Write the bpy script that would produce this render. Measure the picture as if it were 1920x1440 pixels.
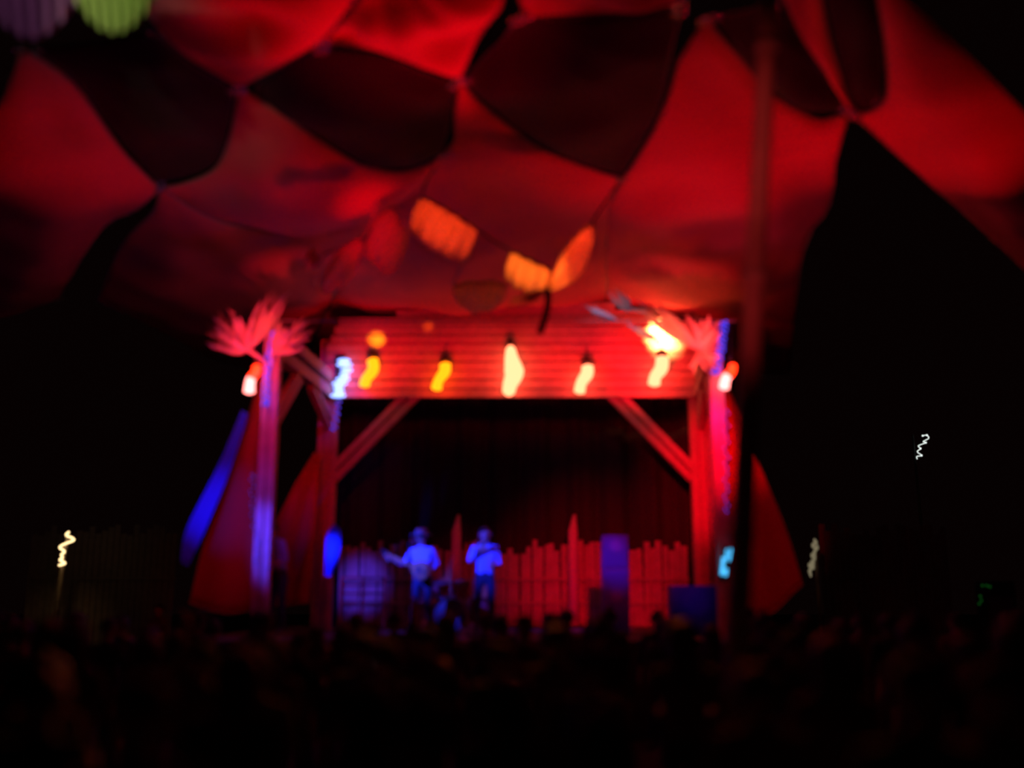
import bpy, bmesh, math, random
from mathutils import Vector, Matrix
random.seed(7)
PI = math.pi
for o in list(bpy.data.objects): bpy.data.objects.remove(o)
SC = bpy.context.scene
COL = SC.collection

# ------------------------------------------------------------------ camera
CAMZ = 1.9; F = 1867.0; TH = math.radians(12.1)
cd = bpy.data.cameras.new('camera'); cam = bpy.data.objects.new('camera', cd); COL.objects.link(cam)
cam.location = (0, 0, CAMZ); cam.rotation_euler = (PI/2 + TH, 0, 0)
cd.sensor_width = 36; cd.lens = 36*F/1920
cd.dof.use_dof = True; cd.dof.focus_distance = 300; cd.dof.aperture_fstop = 0.30
cd.clip_end = 500
SC.camera = cam
# ------------------------------------------------------------------ night sky
w = bpy.data.worlds.new('night'); SC.world = w; w.use_nodes = True
w.node_tree.nodes['Background'].inputs[0].default_value = (0.9, 0.25, 0.25, 1)
w.node_tree.nodes['Background'].inputs[1].default_value = 0.0018
SC.view_settings.view_transform = 'Standard'; SC.view_settings.look = 'None'
SC.view_settings.gamma = 1; SC.view_settings.use_curve_mapping = False
SC.view_settings.exposure = 0.0

def at(px, py, Y):
    a = (px-960)/F; b = (720-py)/F
    d = Vector((a, math.cos(TH)-b*math.sin(TH), math.sin(TH)+b*math.cos(TH)))
    return Vector((0, 0, CAMZ)) + d*(Y/d.y)
def atz(px, py, z):
    a = (px-960)/F; b = (720-py)/F
    d = Vector((a, math.cos(TH)-b*math.sin(TH), math.sin(TH)+b*math.cos(TH)))
    return Vector((0, 0, CAMZ)) + d*((z-CAMZ)/d.z)

RED = (1, 0.0, 0.014); ORANGE = (1, 0.20, 0.03); BLUE = (0.02, 0.03, 1)
def spot(name, loc, target, energy, col, deg=60, blend=0.8, size=0.15):
    l = bpy.data.lights.new(name, 'SPOT'); l.energy = energy; l.color = col
    l.spot_size = math.radians(deg); l.spot_blend = blend; l.shadow_soft_size = size
    o = bpy.data.objects.new(name, l); COL.objects.link(o); o.location = loc
    o.rotation_euler = (Vector(target)-Vector(loc)).to_track_quat('-Z', 'Y').to_euler()
    return o
def point(name, loc, energy, col, size=0.1):
    l = bpy.data.lights.new(name, 'POINT'); l.energy = energy; l.color = col; l.shadow_soft_size = size
    o = bpy.data.objects.new(name, l); COL.objects.link(o); o.location = loc
    return o
HC = 7.9
# added unseen red spots near the stage front, to redden the canopy
spot('added_red_uplight', (3.0, 15.0, 2.6), atz(1300, 260, HC), 560, RED, 62, 1)
spot('added_red_uplight', (-1.5, 15.0, 2.6), atz(560, 250, HC), 230, RED, 46, 1)
spot('added_red_uplight', (0.5, 14.8, 2.6), atz(740, 20, HC), 2100, RED, 32, 1)
spot('added_red_uplight', (-4.5, 14.5, 2.6), atz(120, 260, HC), 240, RED, 50, 1)
spot('added_red_uplight', (6.6, 13.6, 2.4), atz(1760, 260, HC), 420, RED, 46, 1)
spot('added_red_uplight', (1.2, 15.6, 2.4), atz(1300, 580, HC), 110, RED, 80, 1)
# added unseen red spots for stage frame, drapes, fence and tent pole
spot('added_red_wash', (1.0, 7.0, 4.6), at(1325, 880, 19.0), 8500, RED, 15, 1, .2)
spot('added_red_wash', (-2.0, 8.0, 5.2), at(600, 860, 19.5), 900, RED, 20, 1, .2)
spot('added_red_wash', (1.4, 6.0, 5.4), at(1120, 1070, 21), 7500, RED, 19, 1, .2)
spot('added_red_wash', (-4.0, 9.0, 4.2), at(410, 960, 16), 260, (1, 0, 0), 30, 1, .2)
spot('added_red_wash', (8.0, 9.0, 4.2), at(1468, 1030, 16), 200, (1, 0, .01), 30, 1, .2)
spot('added_red_wash', (0.2, 4.0, 2.2), at(1420, 260, 7.8), 700, (1, .06, .06), 17, 1, .2)
spot('added_red_wash', (0.2, 4.0, 2.2), at(1410, 540, 7.9), 300, (1, .05, .06), 18, 1, .2)
spot('added_red_wash', (-1.2, 7.0, 5.4), at(868, 1035, 21), 1700, RED, 7, 1, .2)
# added unseen spots behind and below the cloth petals, to brighten them
spot('amber_spot', at(1000, 470, 15.2), at(990, 515, 13), 900, (1, .20, .02), 30, .5, .05)
spot('amber_spot', at(1085, 440, 15.2), at(1076, 482, 13), 700, (1, .065, .012), 24, .5, .05)
spot('amber_spot', at(852, 408, 13.95), at(830, 430, 13), 150, (1, .065, .012), 66, .5, .05)
spot('red_spot', (-2.0, 10, 3.6), at(680, 475, 13), 900, RED, 15, 1, .1)
# added blue spots without fixtures, for performers, fence, drape edge and cabinet
spot('blue_spot', (-4.2, 12.0, 5.6), at(908, 1050, 17), 9000, BLUE, 10, 1, .06)
spot('blue_spot', (-5.0, 12.0, 5.4), at(785, 1060, 17), 12000, BLUE, 10, 1, .06)
spot('blue_spot', (-6.0, 12.0, 5.0), at(525, 1025, 16), 4500, BLUE, 16, 1, .1)
spot('blue_spot', (-1.6, 13.0, 5.2), at(678, 1090, 21), 5000, (.06, .03, 1), 9, 1, .1)
spot('blue_spot', (-7.5, 12.0, 3.6), at(392, 950, 16), 1300, BLUE, 19, 1, .1)
spot('blue_spot', (-1.0, 12.5, 5.0), at(1152, 1050, 17), 900, (.01, .05, 1), 10, 1, .1)

# ------------------------------------------------------------------ materials
def mat(name, col, rough=.7, metal=0, bump=0, bscale=30, var=0, vscale=4, transl=0, emit=None, es=0):
    m = bpy.data.materials.new(name); m.use_nodes = True
    nt = m.node_tree; n = nt.nodes; L = nt.links
    p = n['Principled BSDF']; p.inputs['Base Color'].default_value = (*col, 1)
    p.inputs['Roughness'].default_value = rough; p.inputs['Metallic'].default_value = metal
    tc = n.new('ShaderNodeTexCoord')
    if var:
        t = n.new('ShaderNodeTexNoise'); t.inputs['Scale'].default_value = vscale; L.new(tc.outputs['Object'], t.inputs['Vector'])
        mx = n.new('ShaderNodeMix'); mx.data_type = 'RGBA'
        mx.inputs[6].default_value = (*[c*(1-var) for c in col], 1); mx.inputs[7].default_value = (*[min(1, c*(1+var)) for c in col], 1)
        L.new(t.outputs['Fac'], mx.inputs[0]); L.new(mx.outputs[2], p.inputs['Base Color'])
    if bump:
        t = n.new('ShaderNodeTexNoise'); t.inputs['Scale'].default_value = bscale; L.new(tc.outputs['Object'], t.inputs['Vector'])
        b = n.new('ShaderNodeBump'); b.inputs['Strength'].default_value = bump; b.inputs['Distance'].default_value = .05
        L.new(t.outputs['Fac'], b.inputs['Height']); L.new(b.outputs[0], p.inputs['Normal'])
    if emit:
        p.inputs['Emission Color'].default_value = (*emit, 1); p.inputs['Emission Strength'].default_value = es
    if transl:
        tr = n.new('ShaderNodeBsdfTranslucent'); tr.inputs[0].default_value = (*col, 1)
        ms = n.new('ShaderNodeMixShader'); ms.inputs[0].default_value = transl
        L.new(p.outputs[0], ms.inputs[1]); L.new(tr.outputs[0], ms.inputs[2]); L.new(ms.outputs[0], n['Material Output'].inputs[0])
    return m
def glow(name, col, s): return mat(name, (0.05, 0.05, 0.05), .5, emit=col, es=s)
M = dict(
    curtain=mat('glow_curtain_cloth', (.024, .015, .017), .9, bump=.3, bscale=10),
    sail=mat('sail_cloth', (.74, .14, .16), .85, bump=.35, bscale=3, var=.12, vscale=1.2, transl=.1),
    dark=mat('dark_sail_cloth', (.008, .006, .0065), .9, bump=.3, bscale=3),
    wood=mat('timber', (.55, .27, .24), .75, bump=.4, bscale=14, var=.25, vscale=6),
    pole=mat('pole_wood', (.34, .22, .19), .5, bump=.25, bscale=9, var=.3, vscale=3),
    rope=mat('rope', (.35, .28, .24), .9, bump=.3, bscale=80),
    cloth=mat('drape_cloth', (.55, .48, .46), .9, bump=.3, bscale=6, transl=.1), redcloth=mat('red_cloth', (.5, .03, .012), .9, bump=.3, bscale=6), bluelight_cloth=mat('blue_light_cloth', (.05, .08, .8), .9, bump=.3, bscale=6),  # the blue one has blue light put into its colour
    petal=mat('petal_cloth', (.85, .70, .60), .8, bump=.3, bscale=8, transl=.6),
    green=mat('lime_cloth', (.50, .72, .18), .8, bump=.3, bscale=8, transl=.2),
    purple=mat('mauve_cloth', (.55, .25, .50), .8, bump=.3, bscale=8, transl=.2),
    palm=mat('dried_palm', (.75, .50, .42), .6, var=.2, vscale=5),
    white=mat('white_feather', (.85, .85, .95), .6),
    ground=mat('trampled_grass', (.05, .045, .03), .95, bump=.8, bscale=8, var=.5, vscale=2),
    black=mat('black_metal', (.02, .02, .02), .45, bump=.1, bscale=60),
    cab=mat('speaker_paint', (.10, .10, .12), .6, bump=.3, bscale=60),
    grille=mat('speaker_grille', (.12, .12, .14), .6, bump=.6, bscale=160),
    chrome=mat('chrome', (.6, .6, .6), .25, 1),
    brass=mat('cymbal_brass', (.7, .5, .2), .3, 1, bump=.1),
    drum=mat('drum_shell', (.25, .05, .05), .35), skinhead=mat('drum_head', (.05, .05, .06), .6),
    deck=mat('deck_board', (.10, .07, .05), .8, bump=.4, bscale=12, var=.3),
    slat=mat('fence_wood', (.34, .27, .23), .85, bump=.5, bscale=10, var=.35, vscale=5),
    skin=mat('skin', (.45, .27, .2), .6, var=.08, vscale=9), hair=mat('hair', (.02, .013, .01), .6, bump=.6, bscale=60),
    hair2=mat('brown_hair', (.06, .03, .015), .6, bump=.6, bscale=60),
    jean=mat('denim', (.03, .04, .08), .9, bump=.3, bscale=60), shirt1=mat('dark_shirt', (.03, .03, .035), .9, bump=.3, bscale=40),
    shirt2=mat('maroon_shirt', (.12, .03, .03), .9, bump=.3, bscale=40), shirt3=mat('grey_shirt', (.10, .10, .10), .9, bump=.3, bscale=40),
    shirtw=mat('blue_tinted_shirt', (.30, .38, .85), .9, bump=.3, bscale=40), hat=mat('felt_hat', (.30, .28, .26), .9),  # shirt colour carries the blue of the light
    gtr=mat('guitar_varnish', (.45, .22, .08), .25, var=.2), shoe=mat('shoe', (.03, .03, .03), .6),
    g_yel=glow('amber_bulb', (1, .18, .002), 3.8), g_wy=glow('hot_bulb', (1, .20, .09), 4.6), g_w=glow('white_bulb', (1, .22, .20), 5),
    g_or=glow('orange_bulb', (1, .02, .003), 6), g_cy=glow('cyan_led', (.24, .36, 1), 3), g_bl=glow('blue_led', (.06, .05, 1), 1.3),
    g_warm=glow('warm_fairy_bulb', (1, .70, .32), 2.4), g_dim=glow('dim_bulb', (.5, .42, .25), .35), g_far=glow('far_lamp', (.9, 1, .95), 1.2),
    g_gr=glow('green_led', (.02, .35, .04), .12), g_lb=glow('light_blue_tube', (.07, .52, 1), 1.5),
    screen=glow('phone_screen', (.5, .42, .4), .5),
)
# ------------------------------------------------------------------ helpers
class MB:
    def __init__(s): s.v = []; s.f = []; s.mi = []
    def box(s, c, h, rot=None, m=0):
        b = len(s.v); R = rot or Matrix.Identity(3); c = Vector(c)
        for x in (-1, 1):
            for y in (-1, 1):
                for z in (-1, 1): s.v.append(c + R @ Vector((x*h[0], y*h[1], z*h[2])))
        for q in ((0, 1, 3, 2), (4, 6, 7, 5), (0, 4, 5, 1), (2, 3, 7, 6), (0, 2, 6, 4), (1, 5, 7, 3)):
            s.f.append([b+i for i in q]); s.mi.append(m)
        return s
    def bar(s, p, q, wx, wy, up=(0, 1, 0), m=0):
        p = Vector(p); q = Vector(q); z = (q-p).normalized(); u = Vector(up)
        x = u.cross(z).normalized(); y = z.cross(x)
        R = Matrix((x, y, z)).transposed()
        return s.box((p+q)/2, (wx/2, wy/2, (q-p).length/2), R, m)
    def tube(s, pts, r, n=8, m=0, cap=True):
        pts = [Vector(p) for p in pts]; rs = r if isinstance(r, (list, tuple)) else [r]*len(pts)
        b = len(s.v); k = len(pts); ref = None
        for i, p in enumerate(pts):
            t = (pts[min(i+1, k-1)]-pts[max(i-1, 0)]).normalized()
            if ref is None: ref = Vector((0, 1, 0)) if abs(t.y) < .9 else Vector((1, 0, 0))
            x = ref.cross(t).normalized(); y = t.cross(x); ref = y
            for j in range(n):
                a = 2*PI*j/n; s.v.append(p + (x*math.cos(a)+y*math.sin(a))*rs[i])
        for i in range(k-1):
            for j in range(n):
                s.f.append([b+i*n+j, b+i*n+(j+1) % n, b+(i+1)*n+(j+1) % n, b+(i+1)*n+j]); s.mi.append(m)
        if cap:
            s.f.append([b+j for j in range(n)][::-1]); s.f.append([b+(k-1)*n+j for j in range(n)]); s.mi += [m, m]
        return s
    def ball(s, c, r, seg=10, rings=7, m=0):
        c = Vector(c); r = r if isinstance(r, (list, tuple)) else (r, r, r); b = len(s.v)
        s.v.append(c+Vector((0, 0, r[2])))
        for i in range(1, rings):
            a = PI*i/rings
            for j in range(seg):
                t = 2*PI*j/seg; s.v.append(c+Vector((r[0]*math.sin(a)*math.cos(t), r[1]*math.sin(a)*math.sin(t), r[2]*math.cos(a))))
        s.v.append(c-Vector((0, 0, r[2]))); e = len(s.v)-1
        for j in range(seg):
            s.f.append([b, b+1+j, b+1+(j+1) % seg]); s.mi.append(m)
            s.f.append([e, e-seg+(j+1) % seg, e-seg+j]); s.mi.append(m)
        for i in range(rings-2):
            for j in range(seg):
                q = b+1+i*seg; s.f.append([q+j, q+seg+j, q+seg+(j+1) % seg, q+(j+1) % seg]); s.mi.append(m)
        return s
    def grid(s, fn, nu, nv, m=0):
        b = len(s.v)
        for i in range(nu+1):
            for j in range(nv+1): s.v.append(Vector(fn(i/nu, j/nv)))
        for i in range(nu):
            for j in range(nv):
                a = b+i*(nv+1)+j; s.f.append([a, a+nv+1, a+nv+2, a+1]); s.mi.append(m)
        return s
    def build(s, name, mats, parent=None, smooth=False, solid=0, origin=None):
        me = bpy.data.meshes.new(name)
        org = Vector(origin) if origin is not None else Vector((0, 0, 0))
        if parent is None and origin is None and s.v:
            xs = [v.x for v in s.v]; ys = [v.y for v in s.v]; zs = [v.z for v in s.v]
            org = Vector(((min(xs)+max(xs))/2, (min(ys)+max(ys))/2, min(zs)))
        if parent is not None: org = parent.get('_o') and Vector(parent['_o']) or Vector(parent.matrix_basis.translation)
        me.from_pydata([v-org for v in s.v], [], s.f); me.update()
        for m in (mats if isinstance(mats, list) else [mats]): me.materials.append(m)
        me.polygons.foreach_set('material_index', s.mi)
        if smooth: me.polygons.foreach_set('use_smooth', [True]*len(s.f))
        o = bpy.data.objects.new(name, me); COL.objects.link(o)
        if parent is not None:
            o.parent = parent; o['_o'] = list(org)
        else: o.location = org; o['_o'] = list(org)
        if solid:
            md = o.modifiers.new('thick', 'SOLIDIFY'); md.thickness = solid; md.offset = 0
        return o
def tag(o, label=None, cat=None, group=None, kind=None):
    if label: o['label'] = label
    if cat: o['category'] = cat
    if group: o['group'] = group
    if kind: o['kind'] = kind
    return o
def empty(name, loc, label=None, cat=None, group=None, kind=None):
    o = bpy.data.objects.new(name, None); COL.objects.link(o); o.location = loc; o.empty_display_size = .2
    o['_o'] = list(Vector(loc)); return tag(o, label, cat, group, kind)
def poly(pts, t):
    """Catmull-Rom-ish sample of a polyline by chord length"""
    L = [0]
    for a, b in zip(pts, pts[1:]): L.append(L[-1]+(b-a).length)
    d = t*L[-1]
    for i in range(len(pts)-1):
        if d <= L[i+1] or i == len(pts)-2:
            u = 0 if L[i+1] == L[i] else (d-L[i])/(L[i+1]-L[i]); u = min(max(u, 0), 1)
            p0 = pts[max(i-1, 0)]; p1 = pts[i]; p2 = pts[i+1]; p3 = pts[min(i+2, len(pts)-1)]
            return .5*((2*p1)+(p2-p0)*u+(2*p0-5*p1+4*p2-p3)*u*u+(3*p1-p0-3*p2+p3)*u**3)
def coons(T, R, B, Lf, u, v):
    tl, tr, bl, br = T[0], T[-1], B[0], B[-1]
    return (poly(T, u)*(1-v)+poly(B, u)*v+poly(Lf, v)*(1-u)+poly(R, v)*u
            - (tl*(1-u)*(1-v)+tr*u*(1-v)+bl*(1-u)*v+br*u*v))

# ------------------------------------------------------------------ ground
g = MB(); g.grid(lambda u, v: (-60+120*u, -6+126*v, .03*math.sin(u*90)*math.sin(v*70)-.03), 60, 60)
tag(g.build('floor', M['ground'], smooth=True, origin=(0, 0, 0)), 'dark trampled grass ground under the crowd', kind='structure')

# ------------------------------------------------------------------ canopy of sails
def sail(name, label, T, R, B, Lf, m, sag=.35, wr=.05, seed=0, dz=0, nu=34, nv=34, group='sails of the overhead canopy', cat='canopy sail', kw=1.0):
    rnd = random.Random(seed)
    z = HC+dz
    W = [[atz(x, y, z) for x, y in e] for e in (T, R, B, Lf)]
    ph = [rnd.uniform(0, 6.28) for _ in range(6)]
    def fn(u, v):
        p = coons(W[0], W[1], W[2], W[3], u, v)
        e = 16*u*(1-u)*v*(1-v); e2 = min(1, 6*min(u, 1-u, v, 1-v)+.15)
        rr = math.hypot(p.x-W[0][0].x, p.y-W[0][0].y)
        an = math.atan2(p.y-W[0][0].y, p.x-W[0][0].x)
        q = math.sin(3.1*kw*p.x+ph[0])*math.sin(2.3*kw*p.y+ph[1]) + .6*math.sin(1.3*p.x+4.1*kw*p.y+ph[2]) + .5*math.sin(14*an+ph[3])*min(1, rr/2)
        return p+Vector((0, 0, -sag*e + wr*q*e2))
    b = MB(); b.grid(fn, nu, nv)
    o = b.build(name, m, smooth=True, solid=.012)
    tag(o, label, cat, group)
    # hem rope round the sail, and a steel ring at each corner
    hem = [fn(i/20, 0) for i in range(21)]+[fn(1, i/20) for i in range(1, 21)]+[fn(1-i/20, 1) for i in range(1, 21)]+[fn(0, 1-i/20) for i in range(1, 20)]
    MB().tube(hem+[hem[0]], .018, 5).build('hem_rope', M['rope'] if m != M['dark'] else M['black'], o, smooth=True)
    for c in (fn(0, 0), fn(1, 0), fn(1, 1), fn(0, 1)):
        MB().tube([c+Vector((.07*math.cos(a*PI/5), .07*math.sin(a*PI/5), -.02)) for a in range(11)], .012, 5, cap=False).build('corner_ring', M['chrome'], o, smooth=True)
    return o
S = M['sail']; D = M['dark']
sail('canopy_sail', 'red-lit sail at the left edge, its peak pointing up beside the black sail', [(40,92),(130,150),(190,230),(240,295),(298,352)], [(298,352),(255,395),(200,420),(150,490),(110,560)], [(-160,600),(-20,600),(110,560)], [(40,92),(15,170),(-40,280),(-160,600)], S, .3, .06, 1)
sail('canopy_sail', 'red-lit kite-shaped sail left of centre between two black sails', [(450,165),(520,210),(600,265),(680,312),(760,322),(840,288)], [(840,288),(790,345),(720,400)], [(303,352),(420,415),(560,430),(720,400)], [(450,165),(434,250),(405,315),(350,342),(303,352)], S, .35, .05, 2)
sail('canopy_sail', 'faint dark red sail low on the left, above the palm fans', [(303,354),(420,418),(560,433),(718,404)], [(718,404),(650,500),(560,700)], [(183,565),(300,620),(420,680),(560,700)], [(303,354),(285,400),(225,465),(183,565)], S, .3, .06, 3, 0)
sail('canopy_sail', 'red-lit sail at centre with its tip between two black sails', [(862,150),(900,195),(1000,270),(1080,308),(1165,335)], [(1165,335),(1142,420),(1135,700)], [(562,702),(900,710),(1135,700)], [(862,150),(852,225),(840,290),(722,404),(652,502),(562,702)], S, .30, .06, 4, 0)
sail('canopy_sail', 'broad bright red sail right of centre, behind the tall pole', [(1322,35),(1370,90),(1430,160),(1490,205),(1540,225),(1592,212)], [(1592,212),(1568,290),(1555,390),(1505,480),(1480,700)], [(1137,702),(1300,702),(1480,700)], [(1322,35),(1275,110),(1245,210),(1190,305),(1150,370),(1137,440),(1137,702)], S, .3, .07, 5)
sail('canopy_sail', 'long red sail slanting down at the right edge', [(1635,-60),(1700,0),(1800,90),(1920,210),(2040,330)], [(2040,330),(2040,450),(2040,620)], [(1605,218),(1750,350),(1850,440),(2040,620)], [(1635,-60),(1662,90),(1660,190),(1605,218)], S, .25, .05, 6)
sail('canopy_sail', 'bright red sail at the top left, right of the lime ruffle', [(200,-70),(450,-70),(695,-45)], [(695,-45),(655,10),(600,78)], [(450,160),(520,125),(600,78)], [(200,-70),(290,42),(360,112),(450,160)], S, .2, .07, 7, kw=1.5)
sail('canopy_sail', 'brightest red creased sail at the top, left of centre', [(712,-50),(830,-50),(950,-50)], [(950,-50),(938,10),(895,72),(862,148)], [(608,78),(700,92),(790,122),(862,148)], [(712,-50),(668,12),(608,78)], S, .15, .08, 8, kw=1.6)
sail('canopy_sail', 'narrow dull red sail edge along the top centre', [(965,-60),(1120,-60),(1300,-60)], [(1300,-60),(1290,-20),(1275,5)], [(985,26),(1130,22),(1275,5)], [(965,-60),(970,-20),(985,26)], S, .1, .05, 9, kw=2)
sail('canopy_sail', 'thin dim red sail tapering beside the top of the pole', [(1452,-50),(1490,-55),(1530,-50)], [(1530,-50),(1550,60),(1570,130),(1597,208)], [(1590,202),(1594,205),(1597,208)], [(1452,-50),(1500,60),(1550,140),(1590,202)], S, .1, .03, 10, nu=10)
sail('canopy_sail', 'black sail at upper left between the left edge and the kite-shaped sail', [(66,92),(180,80),(290,58)], [(290,58),(360,122),(438,168)], [(300,340),(395,310),(425,240),(438,168)], [(66,92),(145,150),(205,230),(300,340)], D, .2, .04, 11, .05)
sail('canopy_sail', 'black sail between the kite-shaped sail and the centre sail', [(602,92),(700,104),(790,135),(852,158)], [(852,158),(842,225),(828,282)], [(700,312),(760,314),(828,282)], [(602,92),(480,170),(600,255),(700,312)], D, .2, .04, 12, .05)
sail('canopy_sail', 'large black sail at the top centre, right of the centre tip', [(968,36),(1120,30),(1275,18)], [(1275,18),(1255,110),(1225,220),(1165,325)], [(872,150),(1000,262),(1080,300),(1165,325)], [(968,36),(945,70),(905,110),(872,150)], D, .2, .04, 13, .05)
sail('canopy_sail', 'black sail at upper right, crossed by the tall pole', [(1340,32),(1400,20),(1450,10)], [(1450,10),(1500,80),(1582,202)], [(1440,158),(1500,205),(1582,202)], [(1340,32),(1380,90),(1440,158)], D, .15, .04, 14, .05)
sail('canopy_sail', 'black strip of sail between the thin sail and the right-edge sail', [(1545,-50),(1590,-52),(1625,-50)], [(1625,-50),(1650,90),(1648,190)], [(1603,208),(1625,205),(1648,190)], [(1545,-50),(1570,80),(1603,208)], D, .1, .03, 15, .05, nu=12)

# ruffled cloths hanging from the canopy, top left
def ruffle(name, label, cx, y0, hw, h, m, n, Y, tilt=0):
    def fn(u, v):
        x = cx+(u-.5)*2*hw*(1-.15*v)+tilt*v; y = y0+h*v*math.sin(PI*min(max(u*.9+.08, 0), 1))**.7
        p = at(x, y, Y+.20*math.sin(u*n*PI)*(.25+v)+.25*v)
        return p
    o = MB().grid(fn, 60, 12).build(name, m, smooth=True, solid=.01)
    tag(o, label, 'ruffle', 'ruffled cloths at the top left'); 
    MB().tube([fn(i/30, 0) for i in range(31)], .015, 6).build('cord', M['rope'], o)
    return o
ruffle('cloth_ruffle', 'pale lime ruffled cloth hanging at the top left', 215, -60, 100, 122, M['green'], 17, 6.6, 5)
ruffle('cloth_ruffle', 'mauve ruffled cloth hanging in the top left corner', 55, -50, 110, 124, M['purple'], 15, 6.9, 10)
spot('white_spot', at(240, 180, 4.4)+Vector((-.6, -1.2, .6)), at(200, 20, 6.7), 300, (1, .95, .6), 17, 1, .05)  # both spots added out of view to brighten the ruffles
spot('white_spot', at(60, 180, 4.4)+Vector((-.6, -1.2, .6)), at(80, 40, 6.9), 110, (1, .6, .9), 26, 1, .05)

# ------------------------------------------------------------------ tent pole in front, right
pb = at(1384, 1160, 8); pt = at(1444, -60, 7.7); dv = (pt-pb); p0 = pb + dv*(-pb.z/dv.z)
pole = empty('tent_pole', p0, 'tall leaning wooden tent pole standing before the right side of the stage', 'pole')
pts = [p0+(pt-p0)*t for t in [i/16 for i in range(17)]]
MB().tube(pts, [.095-.018*i/16 for i in range(17)], 16).build('shaft', M['pole'], pole, smooth=True)
for t in (.33, .62, .9):
    c = p0+(pt-p0)*t; MB().tube([c-dv.normalized()*.04, c+dv.normalized()*.04], .1, 14).build('lashing', M['rope'], pole, smooth=True)
MB().tube([p0, p0+Vector((0, 0, .12))], [.17, .12], 14).build('foot', M['black'], pole, smooth=True)

# ------------------------------------------------------------------ stage deck
DZ = 1.3
def flat(px, Y): p = at(px, 900, Y); return Vector((p.x, p.y, 0))
dk = empty('stage_deck', (0, 17.5, 0), 'raised dark timber stage deck behind the crowd', 'stage')
x0 = -4.9
for i in range(16):
    MB().box((x0+.3+i*.62, 18.45, DZ-.03), (.30, 3.85, .03)).build('deck_board', M['deck'], dk)
for i in range(16):
    MB().box((x0+.3+i*.62, 14.62, (DZ-.07)/2), (.295, .02, (DZ-.07)/2-.01)).build('skirt_board', M['deck'], dk)
b = MB()
for x in (-4.6, -1.6, 1.6, 4.6):
    for y in (14.8, 18.2, 21.6): b.box((x, y, (DZ-.06)/2), (.06, .06, (DZ-.06)/2))
b.build('deck_leg', M['wood'], dk)

# ------------------------------------------------------------------ stage frame
FY, BY = 16.0, 19.7
FLp, FRp = flat(500, FY), flat(1350, FY); BLp, BRp = flat(612, BY), flat(1317, BY)
pav = empty('timber_pavilion', (0, 17.8, DZ), 'timber post and beam stage frame with boarded header and knee braces', 'stage frame')
def zat(py, Y): return at(960, py, Y).z
def post(p, w, ztop, n=3, yaw=0):
    b = MB(); ww = w/n
    for k in range(n):
        b.box((p.x+(k-(n-1)/2)*ww, p.y+(.03 if k % 2 else 0), (DZ+ztop)/2), (ww/2*.9, .11, (ztop-DZ)/2))
    return b.build('post', M['wood'], pav)
zF = zat(608, FY); zB = zat(640, BY)
post(FLp, .26, zF, 2); post(FRp, .24, zF, 2)
post(BLp, .40, zB, 3); post(BRp, .46, zB, 3)
for A, B_ in ((FLp, BLp), (FRp, BRp)):
    for dz in (0, -.32):
        MB().bar((A.x, A.y, zF-.12+dz), (B_.x, B_.y, zF-.12+dz), .2, .2, (0, 0, 1)).build('side_beam', M['wood'], pav)
MB().tube([(FLp.x-.35, FLp.y-.14, zF+.02), (FRp.x+.35, FRp.y-.14, zF+.02)], .018, 6).build('front_cable', M['rope'], pav)
# rear header of horizontal planks, each proud or shy of the next
hb, ht = zat(750, BY), zat(600, BY); n = 9; ph = (ht-hb)/n
for k in range(n):
    z = hb+(k+.5)*ph; dx = (.0 if k < 6 else .25*(k-5)*.3)
    MB().box(((BLp.x+BRp.x)/2, BY-.17-.012*(k % 3), z), ((BRp.x-BLp.x)/2+.06-dx, .035, ph/2-.012), Matrix.Rotation(random.uniform(-.003, .003), 3, 'Y')).build('plank', M['wood'], pav)
# low gable above the header
for k in range(3):
    z = ht+(k+.5)*ph*.9; hw = 2.6-.75*k
    MB().box(((BLp.x+BRp.x)/2+.2, BY-.12, z), (hw, .035, ph*.43)).build('plank', M['wood'], pav)
# knee braces (double timbers)
def brace(p, q, y, off=(.16, 0)):
    P = at(*p, y); Q = at(*q, y); d = (Q-P).normalized(); nrm = Vector((d.z, 0, -d.x))
    for s in (-1, 1):
        MB().bar(P+nrm*s*off[0]*.55, Q+nrm*s*off[0]*.55, .14, .14, (0, 1, 0)).build('knee_brace', M['wood'], pav)
brace((622, 893), (785, 728), BY-.02); brace((1303, 893), (1140, 728), BY-.02)
def brace3(P, Q):
    for s in (-1, 1):
        MB().bar(P+Vector((0, 0, .1*s)), Q+Vector((0, 0, .1*s)), .12, .12, (0, 1, 0)).build('knee_brace', M['wood'], pav)
for A, B_, s in ((FLp, BLp, 1), (FRp, BRp, -1)):
    Q = A.lerp(B_, .42); brace3(Vector((A.x, A.y, zat(800, FY))), Vector((Q.x, Q.y, zF-.5)))
    Q = B_.lerp(A, .38); brace3(Vector((B_.x, B_.y, zat(760, BY)-.4)), Vector((Q.x, Q.y, zF-.5)))

# ------------------------------------------------------------------ dark curtain added to carry the dim red glow inside the stage
bw = (at(612, 900, 22).x, at(1322, 900, 22).x)
bd = MB().grid(lambda u, v: (bw[0]+(bw[1]-bw[0])*u, 22+.10*math.sin(u*64)+.04*math.sin(u*151), DZ+.01+(zB-DZ+.3)*v), 180, 6).build('added_glow_curtain', M['curtain'], smooth=True, solid=.01)
tag(bd, 'dark folded curtain added behind the rear fence to carry the dim red glow', 'curtain')
MB().tube([(bw[0]-.1, 22, zB+.3), (bw[1]+.1, 22, zB+.3)], .025, 8).build('curtain_rail', M['black'], bd)

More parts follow.
